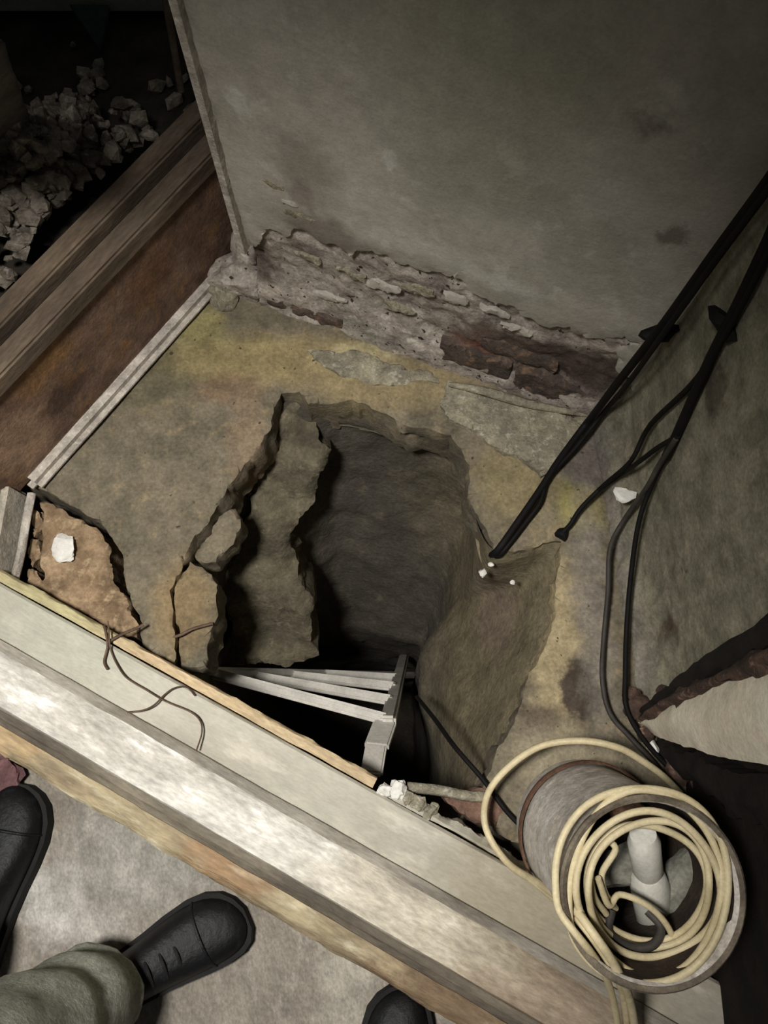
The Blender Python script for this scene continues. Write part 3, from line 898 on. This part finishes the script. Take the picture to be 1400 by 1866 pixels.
tag(ins, 'dark clip crossing the cable on the right wall', 'clip')
ins = chunk('cable_clip', PB(1205, 606, .03), (.07, .03, .02), M_cable, None, seed=105, sub=2)
tag(ins, 'dark clip holding the corner cables at the wall foot', 'clip')

# rusty wires over the sill
wz = .052
w1 = [P(197, 1132, .05), P(199, 1160, .056), P(202, 1185, .052), P(214, 1212, wz), P(232, 1236, wz), P(268, 1258, wz), P(302, 1278, wz), P(345, 1296, wz), P(364, 1312, wz), P(368, 1335, .055), P(358, 1368, .06)]
tag(tube('rusty_wire', w1, .0014, M_wire, None, n=6), 'long thin rusty wire bent across the flat sill board', 'wire')
w2 = [P(232, 1298, .062), P(262, 1294, .056), P(282, 1284, wz + .004), P(300, 1266, wz), P(318, 1254, wz), P(340, 1252, wz), P(356, 1268, .05)]
tag(tube('rusty_wire', w2, .0014, M_wire, None, n=6), 'short rusty wire crossing over the longer wire on the sill', 'wire')
w3 = [P(196, 1170, .052), P(222, 1156, .045), P(246, 1146, .035), P(262, 1138, .03)]
tag(tube('rusty_wire', w3, .0026, M_wire, None, n=6), 'stubby rusty wire end poking toward the broken slab corner', 'wire')
w4 = [P(190, 1140, .04), P(196, 1175, .05), P(190, 1205, .05), P(196, 1220, .05)]
tag(tube('rusty_wire', w4, .0022, M_wire, None, n=6), 'twisted rusty wire stub at the sill edge beside the slab corner', 'wire')
tag(tube('rusty_wire', [P(262, 1170, -.01), P(320, 1160, -.004), P(352, 1146, -.004), P(388, 1136, -.01)], .0028, M_wire, None, n=6), 'dark rusty wire lying under the olive slab fragment edge', 'wire')

# ------------------------------------------------------------------ bucket with the coiled cable
b0 = P(1052, 1500, .0)
b1 = P(1184, 1620, .32)
axis = (b1 - b0).normalized()
q = axis.to_track_quat('Z', 'Y').to_matrix().to_4x4()
MB = Matrix.Translation(b0 + axis * .012) @ q
HB = (b1 - b0).length
bk = empty('bucket', b0)
tag(bk, 'weathered grey bucket with cream cable coiled over its rim', 'bucket')
lathe('bucket_body', [(.094, 0), (.098, .004), (.100, .05), (.100, .12), (.101, .22), (.102, HB - .012), (.104, HB - .006), (.102, HB), (.097, HB - .006), (.0955, .22), (.0945, .10), (.092, .03), (0, .028)], M_bucket, bk, M=MB, wob=.008, n=64)
lathe('bucket_band', [(.1025, .055), (.106, .060), (.1065, .072), (.1035, .078)], M_brand, bk, M=MB, n=64, caps=False)
lathe('bucket_rim', [(.1015, HB - .010), (.1060, HB - .008), (.1068, HB), (.104, HB + .003), (.099, HB)], M_rimmat, bk, M=MB, n=64, caps=False)
lathe('bucket_inside', [(.0968, HB - .009), (.0947, .22), (.0935, .10), (.0895, .031), (0, .030)], M_inside, bk, M=MB, n=64, caps=False)
# contents
def inb(x, y, z): return MB @ Vector((x, y, z))
def toloc(px, py, depth):
    """point inside the bucket on the section plane 'depth' below the rim"""
    o = b1 - axis * depth
    d = ray(px, py); c = Vector((0, 0, CAMH))
    return c + d * ((o - c).dot(axis) / d.dot(axis))
bt_ = empty('plastic_bottle', toloc(1180, 1620, .14))
tag(bt_, 'white plastic bottle standing inside the bucket', 'bottle')
bb = toloc(1192, 1672, .16); bt2 = toloc(1172, 1520, .05)
qa = (bt2 - bb).normalized().to_track_quat('Z', 'Y').to_matrix().to_4x4()
HL = (bt2 - bb).length
MBt = Matrix.Translation(bb) @ qa
lathe('bottle_body', [(0, 0), (.020, 0), (.024, .006), (.025, HL * .40), (.021, HL * .52), (.015, HL * .56)], M_plastic, bt_, n=24, M=MBt)
lathe('bottle_neck', [(.0155, HL * .55), (.019, HL * .60), (.020, HL * .92), (.016, HL), (0, HL)], M_plastic, bt_, n=24, M=MBt)
s1 = chunk('rubble_stone', toloc(1128, 1580, .13), (.055, .085, .06), M_lump, None, seed=111, sub=3)
tag(s1, 'grey rounded stone left of the white bottle in the bucket', 'stone')
s2 = chunk('rubble_stone', toloc(1262, 1600, .13), (.07, .11, .06), M_lump, None, seed=113, sub=3)
tag(s2, 'grey rounded stone right of the white bottle in the bucket', 'stone')
s3 = chunk('rubble_stone', toloc(1225, 1715, .20), (.07, .05, .04), M_brand, None, seed=115, sub=3)
tag(s3, 'brown stone low in the bucket nearest the hall', 'stone')
s4 = chunk('rubble_stone', toloc(1150, 1480, .17), (.10, .05, .05), M_brand, None, seed=117, sub=3)
tag(s4, 'brown stone at the far side inside the bucket', 'stone')
bc1 = [toloc(1090, 1600, .02), toloc(1110, 1650, .04), toloc(1130, 1630, .05), toloc(1180, 1650, .05), toloc(1215, 1685, .06), toloc(1235, 1730, .08)]
tag(tube('cable_scrap', bc1, .004, M_hose, None), 'loose cream cable scrap lying across the bucket contents', 'cable')
bc2 = [toloc(1115, 1660, .07), toloc(1110, 1700, .06), toloc(1150, 1725, .06), toloc(1190, 1722, .06), toloc(1205, 1690, .07), toloc(1180, 1660, .08)]
tag(tube('cable_scrap', bc2, .0055, M_gcable, None), 'grey cable loop low inside the bucket', 'cable')

cc = empty('cable_coil', b0)
tag(cc, 'cream cable coil around the bucket with a wide loose loop', 'cable')
def cpt(px, py, d): return toloc(px, py, d)
# wide loop and its tail running over the sill
wl = [P(1285, 1540, .02), P(1262, 1475, .05), P(1215, 1420, .10), P(1168, 1385, .13), P(1125, 1362, .14), P(1060, 1350, .13), P(985, 1360, .11), P(925, 1400, .09), P(888, 1450, .07), P(886, 1510, .06), P(925, 1572, .075), P(985, 1612, .17), P(1042, 1652, .30), P(1085, 1706, .33), P(1122, 1762, .31), P(1146, 1815, .24), P(1158, 1880, .15), P(1164, 1990, .06)]
tube('loose_loop', wl, .0052, M_hose, cc, n=10)
def ringpts(lst, d):
    r = [cpt(x, y, d) for x, y in lst]
    return [r[0] - axis * .05 + (r[0] - r[1]) * .3] + r + [r[-1] - axis * .03 + (r[-1] - r[-2]) * .3]
turns = [(1172, 1615, 158, 190, -.010), (1178, 1618, 144, 180, -.003), (1184, 1622, 130, 150, -.014), (1188, 1620, 117, 124, .002), (1180, 1612, 112, 112, .016), (1178, 1612, 104, 104, .03)]
sp = [P(1136, 1990, .06), P(1128, 1880, .15), P(1112, 1800, .25), P(1086, 1748, .31), P(1050, 1702, .335)]
NT = 28
for k in range(NT * (len(turns) - 1) + 1):
    f_ = k / NT
    i_ = min(int(f_), len(turns) - 2)
    t_ = f_ - i_
    t_ = t_ * t_ * (3 - 2 * t_)
    cx, cy, rx, ry, dd_ = [u_ + (v_ - u_) * t_ for u_, v_ in zip(turns[i_], turns[i_ + 1])]
    an = 2 * math.pi * k / NT + 2.9
    wv = 1 + .03 * math.sin(an * 2.3 + i_) + .02 * math.sin(an * 3.7)
    sp.append(cpt(cx + rx * wv * math.cos(an), cy + ry * wv * math.sin(an), dd_ + .004 * math.sin(an * 1.7) + (.05 * max(0, math.sin(an)) * min(1, max(0, f_ - 1)))))
tube('coil_turns', sp, .0044, M_hose, cc, n=10, sm=3)
o5 = [cpt(x, y, d) for x, y, d in [(1105, 1665, .06), (1082, 1630, .03), (1078, 1580, .02), (1102, 1535, .02), (1122, 1548, .022), (1098, 1590, .03), (1102, 1625, .04), (1122, 1655, .08)]]
tube('inner_twist', o5, .004, M_hose, cc, n=10)
t2 = [P(960, 1598, .13), P(1000, 1630, .20), P(1052, 1676, .31), P(1090, 1724, .32), P(1120, 1772, .29), P(1136, 1818, .22), P(1144, 1880, .14), P(1148, 1990, .06)]
tube('cable_tail', t2, .0042, M_hose, cc, n=10)

# ------------------------------------------------------------------ right door post with rotten foot
dp = empty('door_post', P(1180, 1320))
tag(dp, 'cream painted door post with a rotten brown pointed foot', 'door post')
XP = .415
def PXp(x, y, X): return PV(x, y, Vector((X, 0, 0)), Vector((1, 0, 0)))
def strip(name, A, B, depth, mat, nseg=40, wob=.004, seed=0, parent=dp):
    """solid between two edge polylines, given thickness away from the camera side (+x)"""
    bm = bmesh.new()
    tall = lambda q: list(q) + [Vector((q[-1].x, q[-1].y, 1.2)), Vector((q[-1].x, q[-1].y, 1.75))]
    a = catmull(tall(A), 8); b = catmull(tall(B), 8)
    n_ = 7
    fr = []; bk_ = []
    for i, (p, q_) in enumerate(zip(a, b)):
        r1 = []; r2 = []
        for k in range(n_ + 1):
            t = k / n_
            x = p.lerp(q_, t)
            e = fbm(x + Vector((seed, 0, 0)), 20) * wob
            edge = wob * 1.2 * fbm(x + Vector((seed, 5, 0)), 30) * (1 if k in (0, n_) else 0)
            r1.append(bm.verts.new(x + Vector((-e - .010 * math.sin(math.pi * t), edge, edge))))
            r2.append(bm.verts.new(x + Vector((depth, edge, edge))))
        fr.append(r1); bk_.append(r2)
    for i in range(len(fr) - 1):
        for k in range(n_):
            bm.faces.new((fr[i][k], fr[i][k + 1], fr[i + 1][k + 1], fr[i + 1][k]))
            bm.faces.new((bk_[i][k], bk_[i + 1][k], bk_[i + 1][k + 1], bk_[i][k + 1]))
        for k in (0, n_):
            bm.faces.new((fr[i][k], fr[i + 1][k], bk_[i + 1][k], bk_[i][k]))
    for i in (0, len(fr) - 1):
        for k in range(n_):
            bm.faces.new((fr[i][k], bk_[i][k], bk_[i][k + 1], fr[i][k + 1]))
    return from_bm(name, bm, mat, parent, sharp=45)
low = [PXp(x, y, XP) for x, y in [(1176, 1322), (1200, 1342), (1240, 1358), (1300, 1376), (1400, 1392), (1700, 1396)]]
midl = [PXp(x, y, XP) for x, y in [(1172, 1312), (1205, 1290), (1255, 1268), (1310, 1245), (1400, 1214), (1700, 1120)]]
high = [PXp(x, y, XP + .004) for x, y in [(1168, 1300), (1195, 1270), (1235, 1235), (1290, 1190), (1400, 1122), (1700, 960)]]
strip('painted_face', low, midl, .05, M_postpaint, seed=1, wob=.002)
brk = [PXp(x, y, XP - .002) for x, y in [(1170, 1306), (1200, 1284), (1250, 1254), (1305, 1225), (1400, 1180), (1700, 1060)]]
brl = [PXp(x, y, XP - .006) for x, y in [(1172, 1318), (1207, 1296), (1257, 1273), (1312, 1250), (1400, 1220), (1700, 1126)]]
strip('worn_edge', brl, brk, .045, M_postwood, seed=3, wob=.008)
strip('bare_side', brk, high, .05, M_blackwood_shade, seed=2, wob=.007)
# splintered foot and a near-black strip standing for the recess shade
lowd = [PXp(x, y, XP + .03) for x, y in [(1180, 1338), (1210, 1352), (1250, 1372), (1300, 1392), (1400, 1412), (1700, 1440)]]
lowe = [PXp(x, y, XP + .04) for x, y in [(1190, 1370), (1225, 1400), (1270, 1430), (1320, 1470), (1400, 1520), (1700, 1640)]]
strip('shade_strip', lowe, lowd, .04, M_blackwood_shade, seed=5, wob=.008)
for i, (x, y, s) in enumerate([(1160, 1290, .04), (1148, 1262, .03), (1178, 1335, .03), (1205, 1262, .022)]):
    chunk('rotten_chip', P(x, y, .03 if i < 3 else .07), (s, s * 1.2, s), M_postwood, dp, seed=120 + i, sub=3)
for i, (x, y, s, m, lab) in enumerate([(1190, 1362, .024, M_chip, 'small pinkish white crumb below the rotten post foot'),
        (1240, 1400, .05, M_postwood, 'reddish brown wood crumb below the post beside the bucket rim'),
        (1285, 1425, .045, M_postwood, 'dark brown wood crumb behind the bucket under the post')]):
    tag(chunk('wood_crumb', P(x, y, .03), (s, s * 1.1, s * .8), m, None, seed=130 + i, sub=3), lab, 'crumb')

# dark panel added right of the bucket, its colour standing for shade
d0 = P(1150, 1395); d0.x = .455
bm = bmesh.new()
box(bm, Vector((.50, -.30, .9)), .04, .86, 1.86)
bmesh.ops.bevel(bm, geom=list(bm.edges), offset=.004, segments=2, affect='EDGES')
dl = from_bm('shade_panel', bm, M_blackwood_shade, None, sharp=40)
tag(dl, 'dark brown panel added for the shade at the right', None, kind='structure')

# ------------------------------------------------------------------ small bits around the hole
wc = chunk('paint_chip', P(116, 1002, .004), (.052, .072, .014), M_chip, None, seed=141, sub=3, rot=Matrix.Rotation(.5, 4, 'Z'))
tag(wc, 'white paint chip on the broken tan slab corner', 'paint chip')
for i, (x, y, s, lab) in enumerate([(880, 1044, .018, 'white chip at the shaft edge below the black cable end'), (934, 1062, .011, 'tiny white chip right of the shaft edge'), (895, 1028, .012, 'pale grey chip touching the end of the thick black cable')]):
    tag(chunk('paint_chip', P(x, y, -.03 if i != 1 else -.05), (s, s * 1.1, s * .7), M_chip, None, seed=150 + i, sub=2), lab, 'paint chip')
br = slab('brick_fragment', [P(x, y, .01).xy for x, y in [(810, 1455), (880, 1436), (925, 1470), (905, 1510), (850, 1486)]], .05, M_redbrick, None, res=.010, amp=.004, scale=30, seed=161,
     frame=(Vector((0, 0, .004)), Vector((1, 0, 0)), Vector((0, 1, 0)), Z))
tag(br, 'reddish brick fragment at the shaft corner beside the sill', 'brick')
stk = tube('wood_stick', [P(742, 1434, .02), P(800, 1440, .016), P(850, 1450, .014), P(882, 1452, .012)], .0085, M_mortar, None, n=7)
tag(stk, 'pale short stick bridging the shaft corner next to the sill', 'stick')
bag = empty('plastic_scrap', P(720, 1445, .04))
tag(bag, 'crumpled white plastic scrap caught on the sill edge', 'plastic scrap')
for i, (x, y, s) in enumerate([(700, 1440, .024), (728, 1436, .030), (742, 1450, .022), (760, 1464, .026), (785, 1476, .024)]):
    chunk('fold', P(x, y, .036), (s, s * 1.3, s * .8), M_chip if i < 2 else M_mortar, bag, seed=170 + i, sub=3, rough=.9)

# ------------------------------------------------------------------ person in olive trousers, black shoes
def shoe(name, heel, toe, parent, side=1, size=1.0):
    """leather shoe from heel to toe on the floor"""
    hx = Vector((heel.x, heel.y, 0)); tx = Vector((toe.x, toe.y, 0))
    d = (tx - hx); Ls = d.length; d.normalize()
    n_ = Vector((-d.y, d.x, 0)) * side
    S = [(-.00, .020, .060, 0), (.03, .032, .080, 0), (.12, .036, .090, 0), (.25, .036, .098, 0), (.38, .036, .092, .002), (.50, .039, .076, .004),
         (.62, .044, .064, .006), (.74, .048, .056, .006), (.84, .047, .050, .004), (.92, .040, .044, 0), (.97, .028, .036, -.004), (1.0, .010, .026, -.006)]
    def loft(nm, prof, mat, par, zlo, zhi, grow):
        bm = bmesh.new(); rows = []
        for (t, hw, h, off) in prof:
            row = []
            top = zhi(h)
            for k in range(17):
                a = math.pi * k / 16
                yy = math.cos(a); zz = math.sin(a)
                yy = math.copysign(abs(yy) ** .75, yy)
                row.append(bm.verts.new(hx + d * (t * Ls) + n_ * (off + yy * (hw + grow)) + Z * (zlo + (top - zlo) * zz ** .8)))
            rows.append(row)
        for A, B in zip(rows, rows[1:]):
            for k in range(16):
                bm.faces.new((A[k], A[k + 1], B[k + 1], B[k]))
            bm.faces.new((A[0], B[0], B[16], A[16]))
        bm.faces.new(rows[0]); bm.faces.new(rows[-1])
        o = from_bm(nm, bm, mat, par)
        m_ = o.modifiers.new('s', 'SUBSURF'); m_.levels = 1; m_.render_levels = 1
        return o
    up = loft(name, S, M_shoe, parent, .012, lambda h: h, 0)
    bm = bmesh.new()
    lo, hi = [], []
    outl = [(t, hw + .005, off) for t, hw, h, off in S]
    pts = [hx + d * (t * Ls * 1.03 - .006) + n_ * (off + hw) for t, hw, off in outl] + [hx + d * (t * Ls * 1.03 - .006) + n_ * (off - hw) for t, hw, off in reversed(outl)]
    for p in pts:
        lo.append(bm.verts.new(p + Z * .0)); hi.append(bm.verts.new(p + Z * .022))
    bm.faces.new(lo); bm.faces.new(hi)
    for i in range(len(pts)):
        bm.faces.new((lo[i], lo[(i + 1) % len(pts)], hi[(i + 1) % len(pts)], hi[i]))
    from_bm('sole', bm, M_sole, up, sharp=40)
    # toe cap seam and laces
    cap = [hx + d * (.78 * Ls) + n_ * (.005 + .047 * math.cos(a)) + Z * (.014 + .043 * math.sin(a) ** .8) for a in [math.pi * k / 10 for k in range(11)]]
    tube('toe_seam', cap, .0022, M_shoe, up, n=6, sm=3)
    for k in range(4):
        t = .44 + .07 * k
        hgt = .090 - .10 * (t - .40)
        tube('lace', [hx + d * (t * Ls) + n_ * -.02 + Z * (hgt - .012), hx + d * (t * Ls + .004) + Z * (hgt + .001), hx + d * (t * Ls) + n_ * .02 + Z * (hgt - .012)], .0024, M_sole, up, n=6, sm=3)
    return up

def skin_mesh(name, verts, edges, radii, mat, parent, root=0, sub=2):
    me = bpy.data.meshes.new(name)
    me.from_pydata([tuple(v) for v in verts], edges, [])
    o = bpy.data.objects.new(name, me)
    COL.objects.link(o)
    o.modifiers.new('skin', 'SKIN').use_smooth_shade = True
    for i, r in enumerate(radii):
        me.skin_vertices[0].data[i].radius = (r, r) if not isinstance(r, tuple) else r
    me.skin_vertices[0].data[root].use_root = True
    s = o.modifiers.new('sub', 'SUBSURF'); s.levels = sub; s.render_levels = sub
    me.materials.append(mat)
    dg = bpy.context.evaluated_depsgraph_get()
    me2 = bpy.data.meshes.new_from_object(o.evaluated_get(dg))
    me2.name = name
    o.modifiers.clear()
    o.data = me2
    bpy.data.meshes.remove(me)
    if not me2.materials: me2.materials.append(mat)
    me2.polygons.foreach_set('use_smooth', [True] * len(me2.polygons))
    setparent(o, parent)
    return o

toeR = P(446, 1668, .02); toeR.z = 0
dirR = Vector((.80, .60, 0)).normalized()
dirR = (P(440, 1665) - P(225, 1785)).normalized()
heelR = toeR - dirR * .285
ankR = heelR + dirR * .085
toeL = P(52, 1432); heelL = P(-34, 1712)
dirL = (toeL - heelL).normalized()
heelL = toeL - dirL * .285
ankL = heelL + dirL * .075
hipc = (ankR + ankL) / 2 - SN * .16
kneeR = ankR + Vector((-.045, -.0, .46)); kneeL = ankL + Vector((-.03, -.02, .47))
hipR = hipc + SD * .09 + Z * .86; hipL = hipc - SD * .09 + Z * .86
pel = hipc + Z * .93; waist = hipc + Z * 1.04
vts = [pel, waist, hipR, ankR.lerp(kneeR, 1) , ankR + Z * .10, ankR + Z * .04, hipL, kneeL, ankL + Z * .10, ankL + Z * .04]
eds = [(0, 1), (0, 2), (2, 3), (3, 4), (4, 5), (0, 6), (6, 7), (7, 8), (8, 9)]
body = skin_mesh('person', vts, eds, [.11, .11, .075, .048, .034, .03, .075, .048, .034, .03], M_skin, None)
tag(body, 'person in olive trousers and black shoes standing at the sill', 'person')
def calf(a, k, t): return a.lerp(k, t)
def legv(a, k, h):
    return [h, k + (h - k) * .5, k, a + (k - a) * .62 + Z * .02, a + (k - a) * .34 + Z * .03, a + (k - a) * .20 + Z * .02, a + Z * .075 + (k - a).normalized() * .0]
tv = [pel, waist] + legv(ankR, kneeR, hipR) + legv(ankL, kneeL, hipL)
te = [(0, 1), (0, 2)] + [(i, i + 1) for i in range(2, 8)] + [(0, 9)] + [(i, i + 1) for i in range(9, 15)]
lr = [.105, .094, .084, .078, .075, .074, .076]
tr = skin_mesh('trousers', tv, te, [.145, .14] + lr + lr, M_trouser, body, sub=3)
# cloth folds
for v in tr.data.vertices:
    p = v.co
    fold = math.sin((p.z * 62) + 3.0 * fbm(p, 7) + p.x * 26) * .007 * max(0, min(1, (.42 - p.z) / .3))
    d = Vector((p.x - ankR.x, p.y - ankR.y, 0)) if (p - ankR).length < (p - ankL).length else Vector((p.x - ankL.x, p.y - ankL.y, 0))
    if d.length > 1e-4: v.co = p + d.normalized() * (fold + .006 * fbm(p, 9))
shoe('shoe', heelR, toeR, body, 1)
shoe('shoe', heelL, toeL, body, -1)

# toe of another boot at the bottom, under the sill lip
bootT = P(722, 1812); 
bt3 = empty('black_boot', bootT + Vector((.0, -.14, 0)))
tag(bt3, 'black boot at the bottom edge with its toe against the sill', 'boot')
shoe('boot_foot', bootT + Vector((.03, -.285, 0)), bootT + Vector((0, .012, 0)), bt3, 1)
lathe('boot_shaft', [(.040, .05), (.044, .10), (.046, .18), (.048, .22), (.044, .222), (.040, .18), (.036, .10)], M_shoe, bt3, n=24, M=Matrix.Translation(bootT + Vector((.026, -.22, 0))))
mv = chunk('mauve_rag', P(6, 1408, .02), (.07, .08, .04), M_mauve, None, seed=181, sub=3, rough=.8)
tag(mv, 'dull mauve rag between the left shoe and the sill', 'rag')
